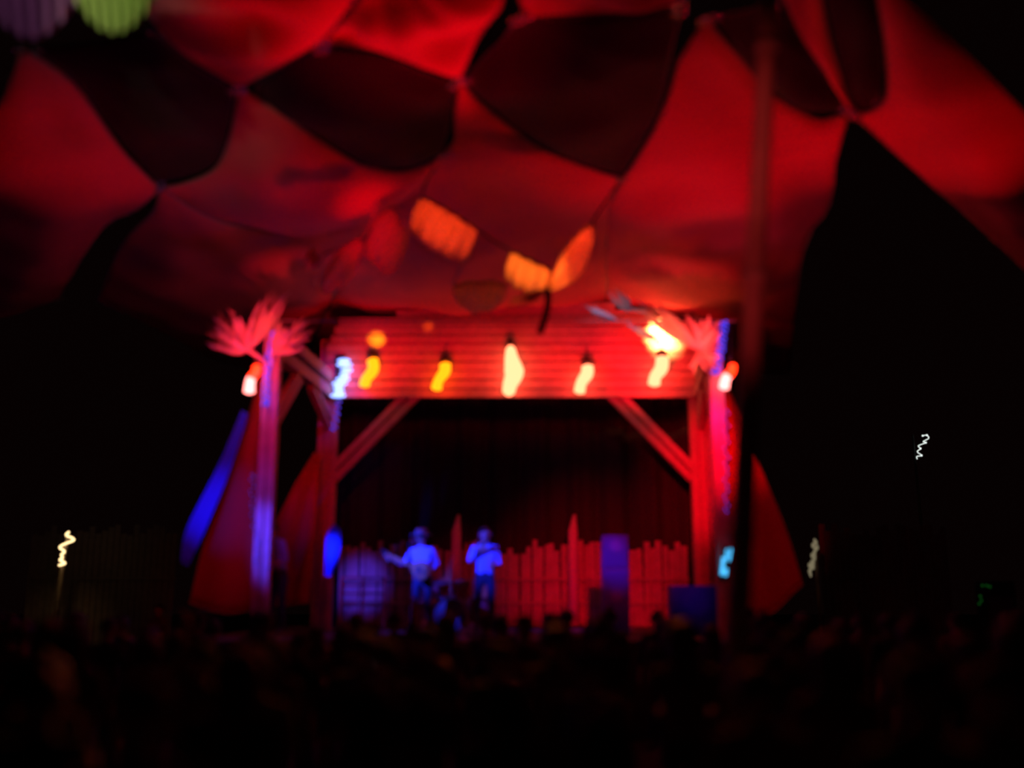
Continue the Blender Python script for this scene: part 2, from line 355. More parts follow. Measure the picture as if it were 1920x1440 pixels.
# ------------------------------------------------------------------ stage lamps
def lamp(name, label, pts, rpx, Y, mats, bar_py, group='lamps along the stage header', hot=None):
    """pts: centre line of the glowing bulb; bulb > housing cap and yoke"""
    P = [at(x, y, Y) for x, y in pts]; s = Y/F
    o = empty(name, P[0]+Vector((0, .12, .1)), label, 'lamp', group)
    k = len(P); L = [poly(P, i/14) for i in range(15)]
    rs = []
    for i in range(15):
        t = i/14*(len(rpx)-1); a = int(min(t, len(rpx)-2)); r = rpx[a]+(rpx[a+1]-rpx[a])*(t-a)
        if i in (0, 14): r *= .45
        rs.append(r*s)
    nm = len(mats)
    for mi in range(nm):
        a = int(round(14*mi/nm)); c = int(round(14*(mi+1)/nm))
        MB().tube(L[a:c+1], rs[a:c+1], 14).build('bulb', mats[mi], o, smooth=True)  # lamp's wavering light streak put into the bulb's shape
    top = P[0]+Vector((0, .08, .04)); tz = at(pts[0][0], bar_py, Y).z
    MB().tube([top, top+Vector((0, 0, .07)), top+Vector((0, 0, .13))], [rpx[0]*s*1.0, rpx[0]*s*.9, .03], 12).build('housing', M['black'], o, smooth=True)
    MB().tube([top+Vector((0, 0, .1)), Vector((top.x, top.y, max(tz, top.z+.15)))], .012, 6).build('hanger', M['black'], o)
    return o
LY = 19.2
lamp('stage_lamp', 'yellow glowing lamp at the left end of the header', [(697,672),(700,692),(686,712),(683,726)], [11,11,10,11], LY, [M['g_yel']], 650)
lamp('stage_lamp', 'yellow glowing lamp second from the left on the header', [(834,680),(834,696),(822,714),(818,732)], [11,11,9,11], LY, [M['g_yel']], 650)
lamp('stage_lamp', 'tallest white-hot lamp at the centre of the header', [(957,648),(959,672),(964,700),(956,722),(953,742)], [7,13,19,14,11], LY, [M['g_wy']], 640)
lamp('stage_lamp', 'pale yellow lamp second from the right on the header', [(1101,684),(1101,700),(1090,718),(1086,738)], [11,12,10,11], LY, [M['g_wy']], 650)
lamp('stage_lamp', 'white-yellow lamp below the bright patch at the right end of the header', [(1242,668),(1240,690),(1229,706),(1226,724)], [12,13,11,12], LY, [M['g_wy']], 650)
lamp('stage_lamp', 'lamp with orange top and white tip outside the left front post', [(480,684),(481,696),(470,712),(467,738)], [8,8,9,11], FY-.22, [M['g_or'], M['g_w']], 608, 'lamps at the front posts')
lamp('stage_lamp', 'lamp with orange top and white tip outside the right front post', [(1374,682),(1372,696),(1361,710),(1357,730)], [7,8,9,10], FY-.22, [M['g_or'], M['g_w']], 608, 'lamps at the front posts')
for px, e in ((690, 85), (826, 65), (960, 75), (1093, 100), (1210, 190)):
    p = at(px, 715, LY-1.1); spot('added_lamp_light', p, at(px, 678, BY), e*1.5, RED, 84, 1, .06)  # added spots spread the lamps' red over the header
p = at(1243, 596, BY-.8); spot('added_lamp_light', p, at(1243, 638, BY), 1600, (1, .42, .12), 72, 1, .03)  # added spot for the white-hot patch on the header
p = at(708, 632, BY-.62); spot('added_lamp_light', p, at(706, 640, BY), 40, (1, .30, .004), 55, 1, .03)
p = at(805, 612, BY-.55); spot('added_lamp_light', p, at(802, 612, BY), 5, (1, .12, .004), 45, 1, .03)
point('added_lamp_light', at(475, 700, FY-.6), 14, (1, .05, .06), .08)
point('added_lamp_light', at(1330, 660, FY-.7), 22, (1, .06, .05), .08)
# bluish white LED stack at the left of the header
led = empty('led_stack_lamp', at(641, 672, LY+.12), 'bluish white stack of LED discs at the left inner post', 'lamp')
path = [(645,676),(646,684),(650,694),(646,703),(643,711),(637,719),(635,727),(636,735),(634,742)]
for i, (x, y) in enumerate(path):
    c = at(x, y, LY+.12); MB().ball(c, ((13+3*math.sin(i*1.7))*LY/F, .08, 4.0*LY/F), 14, 8).build('led_disc', M['g_cy'], led, smooth=True)
MB().bar(at(640, 668, LY+.22), at(634, 752, LY+.22), .16, .05).build('back_plate', M['black'], led)
spot('led_light', at(638, 690, LY-1.0), at(625, 740, BY), 40, (.12, .05, 1), 75, 1, .1)
# blue LED strings
def led_string(label, pts, Y, n, amp, r, m, name='led_string', group=None, cat='light string', wire=True, sd=1):
    rnd = random.Random(sd); P = [at(x, y, Y) for x, y in pts]; W = []
    o = empty(name, P[0], label, cat, group)
    for i in range(n):
        p = poly(P, i/(n-1)); W.append(p+Vector((amp*math.sin(i*2.1)+rnd.uniform(-.3, .3)*amp, rnd.uniform(-.02, .02), 0)))
    if wire: MB().tube([poly(W, i/(3*n)) for i in range(3*n+1)], .008, 5).build('wire', M['black'], o)
    proto = None
    for p in W:
        if proto is None:
            proto = MB().ball(p, r, 8, 6).build('led', m, o, smooth=True); base = p
        else:
            c = proto.copy(); COL.objects.link(c); c.parent = o; c.location = p-base
    return o
led_string('blue LED string up the left front post', [(516,622),(507,660),(501,700),(498,760)], FY-.15, 46, .045, .022, M['g_bl'])
led_string('blue LED string at the top of the right front post', [(1358,602),(1354,640),(1348,670),(1342,700)], FY-.15, 40, .05, .022, M['g_bl'], sd=2)
led_string('short blue LED string below the bluish LED stack', [(635,752),(632,775),(624,806)], LY+.2, 16, .05, .018, M['g_bl'], sd=3)
led_string('faint blue LED string down the lower left front post', [(474,890),(472,960),(484,1020),(478,1060)], FY-.15, 26, .03, .010, M['g_bl'], sd=4)
led_string('faint blue LED string down the lower right front post', [(1362,770),(1362,850),(1362,960)], FY-.15, 22, .035, .012, M['g_bl'], sd=5)
point('led_light', at(500, 740, FY-.5), 5, BLUE, .1); point('led_light', at(1345, 770, FY-.5), 5, BLUE, .1)
point('led_light', at(490, 900, FY-.7), 7, (.06, .03, 1), .1)
tb = empty('led_tube_cluster', at(1362, 1085, 15.82), 'cluster of bright light blue tubes low on the right front post', 'lamp')
for (a, b_) in (((1370,1028),(1366,1052)), ((1364,1030),(1362,1050)), ((1357,1045),(1353,1078)), ((1362,1066),(1360,1080))):
    MB().tube([at(*a, 15.82), at(*b_, 15.82)], .026, 8).build('tube', M['g_lb'], tb, smooth=True)
MB().bar(at(1366, 1026, 15.87), at(1355, 1088, 15.87), .12, .04).build('back_plate', M['black'], tb)

# ------------------------------------------------------------------ palm fans, feathers and petals
def blade(P, Q, w, curl, m, parent, name='leaf', seg=8):
    d = Q-P; L = d.length; n = Vector((-d.z, 0, d.x)).normalized()
    def fn(u, v):
        x = u; wd = w*math.sin(PI*min(.06+.94*x, 1))**.6*(1-.35*x)
        return P+d*x+n*wd*(v-.5)+n*curl*L*math.sin(PI*x)*.12+Vector((0, -.05*abs(v-.5)*w*8-.10*L*x*x, -.05*L*x*x))
    return MB().grid(fn, seg, 2).build(name, m, parent, smooth=True, solid=.006)
def fan(label, base, tips, Y, m, wpx=15, name='palm_fan', group='palm fans on the stage corners', cat='palm fan'):
    B0 = at(*base, Y); o = empty(name, B0, label, cat, group)
    if 'palm' in name:
        rn = random.Random(len(tips)*31+tips[0][0]); ex = []
        for a, c in zip(tips, tips[1:]):
            k = rn.uniform(.72, .98); ex.append((base[0]+((a[0]+c[0])/2-base[0])*k, base[1]+((a[1]+c[1])/2-base[1])*k))
        tips = tips+ex; wpx *= .62
    for i, t in enumerate(tips):
        blade(B0, at(*t, Y-.25+.12*(i % 3)), wpx*Y/F, (-1)**i*.5, m, o)
    if 'palm' in name and abs(Y-PY_) < .2:
        q = FLp if B0.x < 0 else FRp
        S_ = [Vector((q.x, q.y-.11, B0.z-.22)), B0.lerp(Vector((q.x, q.y-.11, B0.z-.12)), .4), B0+Vector((0, 0, .05))]
    elif 'feather' in name: S_ = [B0+Vector((0, 0, -.03)), Vector((B0.x, FY-.14, zF+.02))]
    else: S_ = [B0+Vector((0, .03, -.06)), B0+Vector((0, 0, .05))]
    MB().tube(S_, .03 if 'palm' in name else .012, 8).build('stem', m, o, smooth=True)
    return o
PY_ = 15.8
fan('palm fan spreading left above the left front post', (460,660), [(386,640),(384,622),(388,604),(398,590),(412,578),(428,573),(440,578),(395,652),(420,656),(450,590)], PY_, M['palm'], 18)
fan('palm fan rising between its two neighbours on the left corner', (462,658), [(494,560),(506,546),(518,541),(532,548),(548,544),(540,560),(480,590),(520,575)], PY_-.1, M['palm'], 18)
fan('palm fan spreading right above the left front post', (512,660), [(590,598),(592,615),(586,634),(576,650),(560,658),(560,598),(540,612),(574,590),(530,600)], PY_, M['palm'], 18)
fan('palm fan sweeping far left from the right front corner', (1310,655), [(1190,556),(1206,566),(1222,572),(1240,578),(1200,580),(1256,584),(1232,562)], PY_, M['palm'], 18)
fan('upright palm fan on the right front corner', (1312,652), [(1262,590),(1285,588),(1305,592),(1328,588),(1348,600),(1352,620),(1275,604),(1320,600)], PY_-.1, M['palm'], 18)
fan('low palm fan reaching down from the right front corner', (1308,660), [(1290,690),(1300,700),(1340,650),(1350,668),(1345,690),(1325,696)], PY_+.05, M['palm'], 12)
fan('small red palm fan left of the white feathers tip', (1180,585), [(1140,545),(1150,540),(1164,546),(1176,556),(1146,560)], PY_+.1, M['palm'], 11)
fan('white feather spray pointing up left near the right corner', (1156,600), [(1094,570),(1098,577),(1104,583),(1118,588),(1110,572),(1128,592)], PY_+.05, M['white'], 7, 'feather_spray', 'white feather sprays', 'feathers')
fan('second white feather spray, nearer the right corner', (1236,640), [(1172,602),(1180,610),(1190,620),(1204,630),(1196,612)], PY_+.05, M['white'], 7, 'feather_spray', 'white feather sprays', 'feathers')
spot('cool_spot', at(1150, 540, 14.3), at(1150, 600, PY_), 26, (.6, .6, 1), 50, 1, .04)  # added unseen spot to bring out the feathers
spot('pink_spot', (-4.4, 13.0, 4.4), at(500, 625, PY_), 480, (1, .03, .07), 31, 1, .05)  # this and the next three: added spots brightening the palm fans
spot('pink_spot', (2.4, 13.0, 4.4), at(1280, 625, PY_), 650, (1, .04, .05), 30, 1, .05)
spot('hot_spot', at(1236, 705, 14.2), at(1240, 632, PY_), 60, (1, .55, .16), 34, .8, .05)
spot('hot_spot', at(505, 700, 14.4), at(500, 600, PY_), 22, (1, .18, .03), 22, 1, .05)

def petal(label, T, R, B, Lf, Y, m=None, folds=6, amp=.05, bulge=.3, name='cloth_petal', group='cloth petals strung above the stage'):
    W = [[at(x, y, Y) for x, y in e] for e in (T, R, B, Lf)]
    def fn(u, v):
        return coons(*W, u, v)+Vector((0, bulge*(16*u*(1-u)*v*(1-v))**.6*.6+amp*math.sin(folds*PI*u+v), 0))
    o = MB().grid(fn, 28, 20).build(name, m or M['petal'], smooth=True, solid=.01)
    tag(o, label, 'cloth petal', group)
    MB().tube([fn(i/12, 0) for i in range(13)], .02, 6).build('top_cord', M['rope'], o)
    return o
PT = 13.0
petal('bright orange cloth petal highest above the stage', [(790,368),(840,395),(897,432)], [(897,432),(890,455),(878,484)], [(768,428),(800,462),(850,486),(878,484)], [(790,368),(775,395),(768,428)], PT, folds=9)
petal('glowing orange-yellow cloth petal left of the leaf-shaped one', [(958,470),(995,488),(1032,506)], [(1032,506),(1030,525),(1024,546)], [(948,520),(965,538),(995,548),(1024,546)], [(958,470),(948,495),(948,520)], PT, folds=7)
petal('pointed leaf-shaped orange cloth petal on the right', [(1112,414),(1114,420),(1115,428)], [(1115,428),(1108,470),(1085,520),(1030,546)], [(1026,540),(1028,543),(1030,546)], [(1112,414),(1080,440),(1050,480),(1026,540)], PT, folds=2)
petal('dull red cloth petal second from the left', [(735,388),(745,400),(752,420)], [(752,420),(765,445),(745,500),(722,514)], [(682,480),(700,490),(722,514)], [(735,388),(700,420),(682,480)], PT+.3, folds=6)
petal('dull red cloth petal at the left end of the rope', [(672,446),(676,450),(680,456)], [(680,456),(672,490),(655,525)], [(600,545),(625,545),(655,525)], [(672,446),(640,465),(612,500),(600,545)], PT+.5, folds=3)
petal('dim brown-red cloth petal hanging low at centre', [(850,535),(900,528),(950,532)], [(950,532),(945,560),(925,580)], [(860,568),(890,588),(925,580)], [(850,535),(850,550),(860,568)], PT+1.2, folds=5)
fan('fringe of orange straw below the glowing petal', (1020,545), [(950,560),(955,568),(962,574),(975,576),(985,570),(948,578)], PT, M['palm'], 6, 'straw_fringe', None, 'fringe')
# rosette
rs = empty('cloth_rosette', at(588, 492, 13.6), 'small crumpled red cloth rosette above the left palm fans', 'rosette')
rnd = random.Random(5); c0 = at(588, 490, 13.6)
for i in range(14):
    a = rnd.uniform(0, 2*PI); r = rnd.uniform(14, 30)
    blade(at(588, 490+rnd.uniform(-8, 8), 13.6), at(588+r*.75*math.cos(a), 490+r*1.15*math.sin(a), 13.4+rnd.uniform(-.1, .1)), .10, rnd.uniform(-1, 1), M['petal'], rs, 'rosette_petal', 5)
MB().tube([at(588, 520, 13.6), at(592, 540, 13.6)], .02, 6).build('tassel', M['petal'], rs)
spot('red_spot', (-3.2, 11, 4.2), at(588, 490, 13.6), 50, RED, 12, 1, .05)  # added unseen spots for the rosette and the low petal
spot('red_spot', (-.5, 11, 3.6), at(900, 560, PT+1.2), 14, (1, .05, .02), 14, 1, .05)
# ropes
def rope(label, pts, r=.016, m=None, name='rope', group='ropes carrying the cloth petals', cat='rope'):
    P = [at(*p) for p in pts]
    o = MB().tube([poly(P, i/24) for i in range(25)], r, 6).build(name, m or M['rope'], smooth=True); return tag(o, label, cat, group)
rope('rope from the centre sail down to the highest petal', [(838,290,13.4),(805,330,13.1),(790,368,13.0)])
rope('rope between the highest and the dull red petals', [(790,368,13.0),(760,385,13.1),(735,390,13.3),(700,410,13.4),(676,448,13.5),(600,480,13.6)])
rope('rope between the highest petal and the glowing petal', [(897,432,13.0),(925,452,13.0),(958,470,13.0)])
rope('frayed rope from the right sail down to the leaf-shaped petal', [(1162,338,13.3),(1135,380,13.1),(1112,414,13.0)])
rope('thin rope holding the dim brown-red petal', [(850,535,14.2),(862,505,13.5),(878,484,13.0)])
rope('dark cord hanging below the leaf-shaped petal', [(1028,545,13.0),(1026,580,13.0),(1012,625,13.0)], .045, M['dark'], 'cord', None, 'cord')

# ------------------------------------------------------------------ side drapes
def drape(label, T, R, B, Lf, Y, dep=.5, folds=5, amp=.10, name='side_drape', m=None):
    W = [[at(x, y, Y) for x, y in e] for e in (T, R, B, Lf)]
    def fn(u, v): return coons(*W, u, v)+Vector((0, dep*(u-.5)+amp*v*math.sin(folds*PI*u+.6), 0))
    o = MB().grid(fn, 36, 18).build(name, m or M['cloth'], smooth=True, solid=.012)
    tag(o, label, 'drape', 'side drapes of the stage')
    MB().tube([fn(i/20, 1) for i in range(21)], .015, 5).build('hem', m or M['cloth'], o)
    return o
drape('red side drape flaring out left of the left front post', [(482,700),(490,690),(497,700)], [(497,700),(492,850),(490,1135)], [(345,1130),(430,1150),(490,1135)], [(482,700),(436,840),(400,940),(372,1020),(345,1130)], FY+.35, -.5, 3, .06, m=M['redcloth'])
drape('outer cloth strip along the left side drape, blue light in its colour', [(455,770),(460,772),(464,776)], [(464,776),(430,880),(385,990),(352,1060)], [(340,1052),(345,1058),(352,1060)], [(455,770),(412,870),(352,990),(340,1052)], FY+.3, .1, 1, .01, 'drape_strip', M['bluelight_cloth'])  # separate strip added to carry the blue light on the drape edge
drape('red inner drape between the left front and left inner posts', [(592,850),(594,850),(598,852)], [(598,852),(592,960),(575,1130)], [(490,1130),(530,1135),(575,1130)], [(592,850),(550,920),(510,1010),(490,1130)], 18.8, .3, 4, .08, m=M['redcloth'])
drape('red side drape flaring out right of the right front post', [(1352,700),(1358,695),(1366,705)], [(1366,705),(1415,830),(1480,990),(1512,1095)], [(1370,1140),(1440,1150),(1512,1095)], [(1352,700),(1352,850),(1358,1000),(1370,1140)], FY+.35, .5, 3, .07, m=M['redcloth'])
drape('bright red inner drape beside the right inner post', [(1335,690),(1340,688),(1346,692)], [(1346,692),(1358,850),(1366,1085)], [(1330,1085),(1350,1085),(1366,1085)], [(1335,690),(1328,850),(1330,1085)], 18.6, .2, 2, .05)
drape('narrow hanging cloth at the foot of the left inner post, blue light in its colour', [(626,985),(630,984),(636,990)], [(636,990),(637,1030),(622,1078)], [(611,1078),(616,1080),(622,1078)], [(626,985),(613,1010),(611,1078)], 16.8, .1, 2, .02, 'hanging_cloth', M['bluelight_cloth'])
spot('blue_spot', (-5.0, 12.5, 3.2), at(624, 1030, 16.8), 3500, (.02, .06, 1), 7, 1, .05)  # added unseen spot for the hanging cloth

# ------------------------------------------------------------------ rear fence on the stage
fn_ = empty('rear_fence', flat(965, 21.2)+Vector((0, 0, DZ)), 'ragged slatted fence along the back of the stage', 'fence')
x = 640; rnd = random.Random(11); fz = DZ
while x < 1292:
    wpx = rnd.uniform(8, 13); top = 1020+rnd.uniform(-8, 14)+ (8 if 900 < x < 1000 else 0)
    p = at(x, 1060, 21.2); zt = at(x, top, 21.2).z
    MB().bar((p.x, 21.2+rnd.uniform(-.03, .03), fz+.01), (p.x+rnd.uniform(-.03, .03), 21.2+rnd.uniform(-.03, .03), zt), wpx*21.2/F*.9, .03).build('slat', M['slat'], fn_)
    x += wpx+rnd.uniform(-.3, .8)
for py in (1086, 1131):
    MB().bar(at(640, py, 21.12), at(1292, py, 21.12), .05, .05).build('rail', M['slat'], fn_)
for px in (856, 1074):
    p = at(px, 1000, 20.9); zt = at(px, 965, 20.9).z
    o = empty('pointed_post', (p.x, 20.9, DZ), f"pointed post standing above the rear fence, {'left of the standing singer' if px < 900 else 'left of the blue-lit speaker stack'}", 'post', 'pointed posts at the rear fence')
    MB().tube([(p.x, 20.9, DZ), (p.x, 20.9, zt-.35), (p.x+.04, 20.9, zt)], [.11, .10, .03], 10).build('shaft', M['cloth'], o, smooth=True)
    MB().tube([(p.x, 20.9, DZ), (p.x, 20.9, DZ+.05)], .18, 12).build('base', M['black'], o)
# railing in front, blue-lit keyboard-like rack at left
rk = empty('stage_rail', (at(675, 1100, 19.2).x, 19.2, DZ), 'low blue-lit metal rail behind the left musician', 'railing')
for py in (1083, 1097, 1113, 1130):
    MB().tube([at(640, py, 19.2), at(722, py, 19.2)], .014, 6).build('rail', M['chrome'], rk)
for px in (641, 681, 721):
    p = at(px, 1083, 19.2); MB().tube([(p.x, 19.2, DZ), (p.x, 19.2, p.z)], .02, 6).build('upright', M['chrome'], rk)

# ------------------------------------------------------------------ people
def hand_mb(b, wrist, d, side, curl=.5, m=0):
    """palm and five fingers; d = direction of the hand, side = thumb side"""
    d = Vector(d).normalized(); s = Vector(side); s = (s-d*s.dot(d)).normalized(); nrm = d.cross(s)
    b.tube([wrist-d*.02, wrist+d*.03, wrist+d*.085], [.026, .036, .034], 8, m)
    for i, L in enumerate((.075, .085, .08, .062)):
        o = wrist+d*.08+s*(.028-.019*i); p = o+d*L*.5+nrm*curl*.02; q = p+(d*(1-curl)+nrm*curl).normalized()*L*.55
        b.tube([o, p, q], [.0095, .009, .007], 6, m)
    o = wrist+d*.03+s*.028; b.tube([o, o+(d*.6+s*.7).normalized()*.035, o+(d*.9+s*.5).normalized()*.07], [.012, .011, .008], 6, m)
def make_body(J, mats, name):
    """J: joint dict, world-scaled, feet at z=0, facing +Y. returns mesh (skinned, one surface) with hands and face joined"""
    order = ['pel', 'wst', 'chs', 'nck0', 'nck1', 'jaw', 'hd', 'hd2', 'shl', 'ell', 'wrl', 'shr', 'elr', 'wrr', 'hpl', 'knl', 'anl', 'tol', 'hpr', 'knr', 'anr', 'tor']
    R = dict(pel=.135, wst=.12, chs=.15, nck0=.075, nck1=.052, jaw=.075, hd=.092, hd2=.07, shl=.068, ell=.042, wrl=.028, shr=.068, elr=.042, wrr=.028,
             hpl=.095, knl=.06, anl=.043, tol=.038, hpr=.095, knr=.06, anr=.043, tor=.038)
    ed = [('pel','wst'),('wst','chs'),('chs','nck0'),('nck0','nck1'),('nck1','jaw'),('jaw','hd'),('hd','hd2'),('chs','shl'),('shl','ell'),('ell','wrl'),('chs','shr'),('shr','elr'),('elr','wrr'),
          ('pel','hpl'),('hpl','knl'),('knl','anl'),('anl','tol'),('pel','hpr'),('hpr','knr'),('knr','anr'),('anr','tor')]
    me = bpy.data.meshes.new('tmp'); me.from_pydata([Vector(J[k]) for k in order], [(order.index(a), order.index(b)) for a, b in ed], [])
    o = bpy.data.objects.new('tmp', me); COL.objects.link(o)
    sk = o.modifiers.new('s', 'SKIN'); o.modifiers.new('u', 'SUBSURF').levels = 2
    sv = me.skin_vertices[0].data
    for i, k in enumerate(order):
        r = R[k]; sv[i].radius = (r*1.25, r*.85) if k in ('chs', 'wst', 'pel') else (r, r)
    sv[0].use_root = True
    dg = bpy.context.evaluated_depsgraph_get(); dg.update()
    ev = o.evaluated_get(dg); m2 = bpy.data.meshes.new_from_object(ev)
    bm = MB(); bm.v = [v.co.copy() for v in m2.vertices]
    hz = J['nck1'][2]; wz = J['pel'][2]-.02
    wl, wr_ = Vector(J['wrl']), Vector(J['wrr'])
    for p in m2.polygons:
        c = p.center; bm.f.append(list(p.vertices))
        near = min((c-wl).length, (c-wr_).length)
        an = min((c-Vector(J['tol'])).length, (c-Vector(J['tor'])).length, (c-Vector(J['anl'])).length, (c-Vector(J['anr'])).length)
        bm.mi.append(0 if (c.z > hz-.02 and (c-Vector(J['hd'])).length < .3) or near < .17 else (3 if an < .12 else (2 if c.z < wz+.06 and near > .17 else 1)))
    bpy.data.objects.remove(o); bpy.data.meshes.remove(m2)
    for w_, e_, sx in ((wl, Vector(J['ell']), 1), (wr_, Vector(J['elr']), -1)):
        hand_mb(bm, w_, w_-e_, (sx*.1, 1, .3) if abs((w_-e_).normalized().y) < .8 else (sx*-1, 0, .2), .55, 0)
    H = Vector(J['hd']); 
    bm.ball(H+Vector((0, .098, -.02)), (.014, .022, .026), 8, 6)                      # nose
    for s in (-1, 1):
        bm.ball(H+Vector((s*.098, -.005, -.015)), (.012, .022, .034), 8, 6)           # ears
        bm.ball(H+Vector((s*.034, .086, .012)), (.014, .010, .009), 8, 6, 4)          # eyes
    bm.ball(H+Vector((0, .084, -.062)), (.026, .010, .008), 8, 6, 5)                 # mouth
    me = bpy.data.meshes.new(name); me.from_pydata(bm.v, [], bm.f); me.update()
    for m in mats: me.materials.append(m)
    me.polygons.foreach_set('material_index', bm.mi); me.polygons.foreach_set('use_smooth', [True]*len(bm.f))
    return me
M['eye'] = mat('eye', (.6, .6, .6), .2); M['lip'] = mat('lip', (.35, .12, .1), .5)
def joints(armL='down', armR='down', lean=0, stance=.11):
    h = dict(pel=(0, 0, .96), wst=(0, .01, 1.10), chs=(0, 0, 1.34), nck0=(0, -.01, 1.47), nck1=(0, .0, 1.53), jaw=(0, .025, 1.585), hd=(0, .01, 1.645), hd2=(0, 0, 1.70),
             hpl=(.10, 0, .90), knl=(.12, .02, .50), anl=(stance+.02, -.02, .09), tol=(stance+.05, .13, .045),
             hpr=(-.10, 0, .90), knr=(-.12, .02, .50), anr=(-stance-.02, -.02, .09), tor=(-stance-.05, .13, .045), shl=(.19, -.01, 1.41), shr=(-.19, -.01, 1.41))
    A = dict(down=((.25, -.03, 1.13), (.27, .06, .88)), bent=((.25, .02, 1.13), (.14, .24, 1.13)), up=((.29, .08, 1.58), (.25, .14, 1.83)),
             phone=((.25, .16, 1.22), (.10, .34, 1.42)), out=((.40, .08, 1.24), (.50, .24, 1.10)), strum=((.30, .00, 1.15), (.10, .22, 1.05)),
             fret=((.32, .10, 1.18), (.46, .28, 1.28)), mic=((.27, .06, 1.18), (.06, .20, 1.47)), drum=((.28, .12, 1.14), (.22, .36, 1.08)))
    e, w_ = A[armL]; h['ell'] = e; h['wrl'] = w_
    e, w_ = A[armR]; h['elr'] = (-e[0], e[1], e[2]); h['wrr'] = (-w_[0], w_[1], w_[2])
    if lean:
        for k in list(h):
            if h[k][2] > .97:
                x, y, z = h[k]; a = lean; dz = z-.96
                h[k] = (x, y*math.cos(a)+dz*math.sin(a), .96+dz*math.cos(a)-y*math.sin(a))
    return h
def hair_mesh(kind, H, m):
    b = MB(); H = Vector(H)
    def cap(u, v):
        th = v*PI*.58; ph = u*2*PI; front = max(0, math.sin(ph))
        th *= (1-.42*front); r = .108+.006*math.sin(9*ph)
        return H+Vector((r*math.sin(th)*math.cos(ph), -.012+r*1.08*math.sin(th)*math.sin(ph), .005+.122*math.cos(th)))
    if kind in ('short', 'long', 'bun'): b.grid(cap, 24, 8)
    if kind == 'long':
        b.grid(lambda u, v: H+Vector((.112*math.cos(PI+u*PI)*(1+.1*v), .10*math.sin(PI+u*PI)*(1+.15*v)-.005+.004*math.sin(u*30), -.0-.30*v)), 20, 6)
    if kind == 'bun': b.ball(H+Vector((0, -.07, .12)), .045)
    if kind == 'hat':
        b.tube([H+Vector((0, 0, .04)), H+Vector((0, 0, .05))], [.19, .185], 20); b.tube([H+Vector((0, 0, .05)), H+Vector((0, 0, .13)), H+Vector((0, 0, .15))], [.112, .10, .07], 20)
    if kind == 'cap':
        b.grid(lambda u, v: H+Vector((.108*math.sin(v*PI/2)*math.cos(u*2*PI), .112*math.sin(v*PI/2)*math.sin(u*2*PI), .02+.11*math.cos(v*PI/2))), 20, 6)
        b.box(H+Vector((0, .14, .025)), (.07, .06, .006))
    me = bpy.data.meshes.new('hair'); me.from_pydata(b.v, [], b.f); me.update(); me.materials.append(m)
    me.polygons.foreach_set('use_smooth', [True]*len(b.f)); return me
def person(loc, rz, body, hair, s, label, group=None, hn='hair', hs=1.0):
    r = empty('person', loc, label, 'person', group); r.rotation_euler = (0, 0, rz); r.scale = (s, s, s)
    o = bpy.data.objects.new('body', body); COL.objects.link(o); o.parent = r
    if hair:
        h = bpy.data.objects.new(hn, hair); COL.objects.link(h); h.parent = r
    return r
def mats(sh, tr): return [M['skin'], M[sh], M[tr], M['shoe'], M['eye'], M['lip']]
J0 = joints()
B = [make_body(J0, mats('shirt1', 'jean'), 'person_body'), make_body(joints('bent', 'bent'), mats('shirt2', 'jean'), 'person_body'),
     make_body(joints('down', 'bent', 0, .14), mats('shirt3', 'jean'), 'person_body'), make_body(joints('phone', 'down'), mats('shirt1', 'jean'), 'person_body'),
     make_body(joints('up', 'down'), mats('shirt2', 'jean'), 'person_body')]
HR = [(hair_mesh('short', J0['hd'], M['hair']), 'hair'), (hair_mesh('long', J0['hd'], M['hair2']), 'hair'), (hair_mesh('bun', J0['hd'], M['hair']), 'hair'), (hair_mesh('cap', J0['hd'], M['shirt1']), 'cap')]
# performers on the stage (facing the crowd)
sing = person(at(910, 900, 17)*1.0, PI+.1, make_body(joints('mic', 'bent', .05), mats('shirtw', 'jean'), 'person_body'), HR[0][0], 1.0, 'person in blue-tinted clothes lit blue, standing at mid-stage')
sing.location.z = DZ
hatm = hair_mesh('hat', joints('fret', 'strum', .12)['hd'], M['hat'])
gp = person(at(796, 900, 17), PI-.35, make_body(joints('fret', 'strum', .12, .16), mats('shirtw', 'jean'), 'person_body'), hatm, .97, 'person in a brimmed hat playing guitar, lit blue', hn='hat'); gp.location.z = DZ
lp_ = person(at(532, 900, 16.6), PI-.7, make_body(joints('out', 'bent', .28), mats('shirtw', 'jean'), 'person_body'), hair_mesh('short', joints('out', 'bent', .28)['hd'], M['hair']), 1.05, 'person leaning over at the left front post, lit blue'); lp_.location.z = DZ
sp = person(flat(316, 22), PI-.4, B[1], HR[0][0], 1.0, 'dim bluish person standing beside the stage, outside the left drape'); sp.location.z = .0
sp.location.z = 0
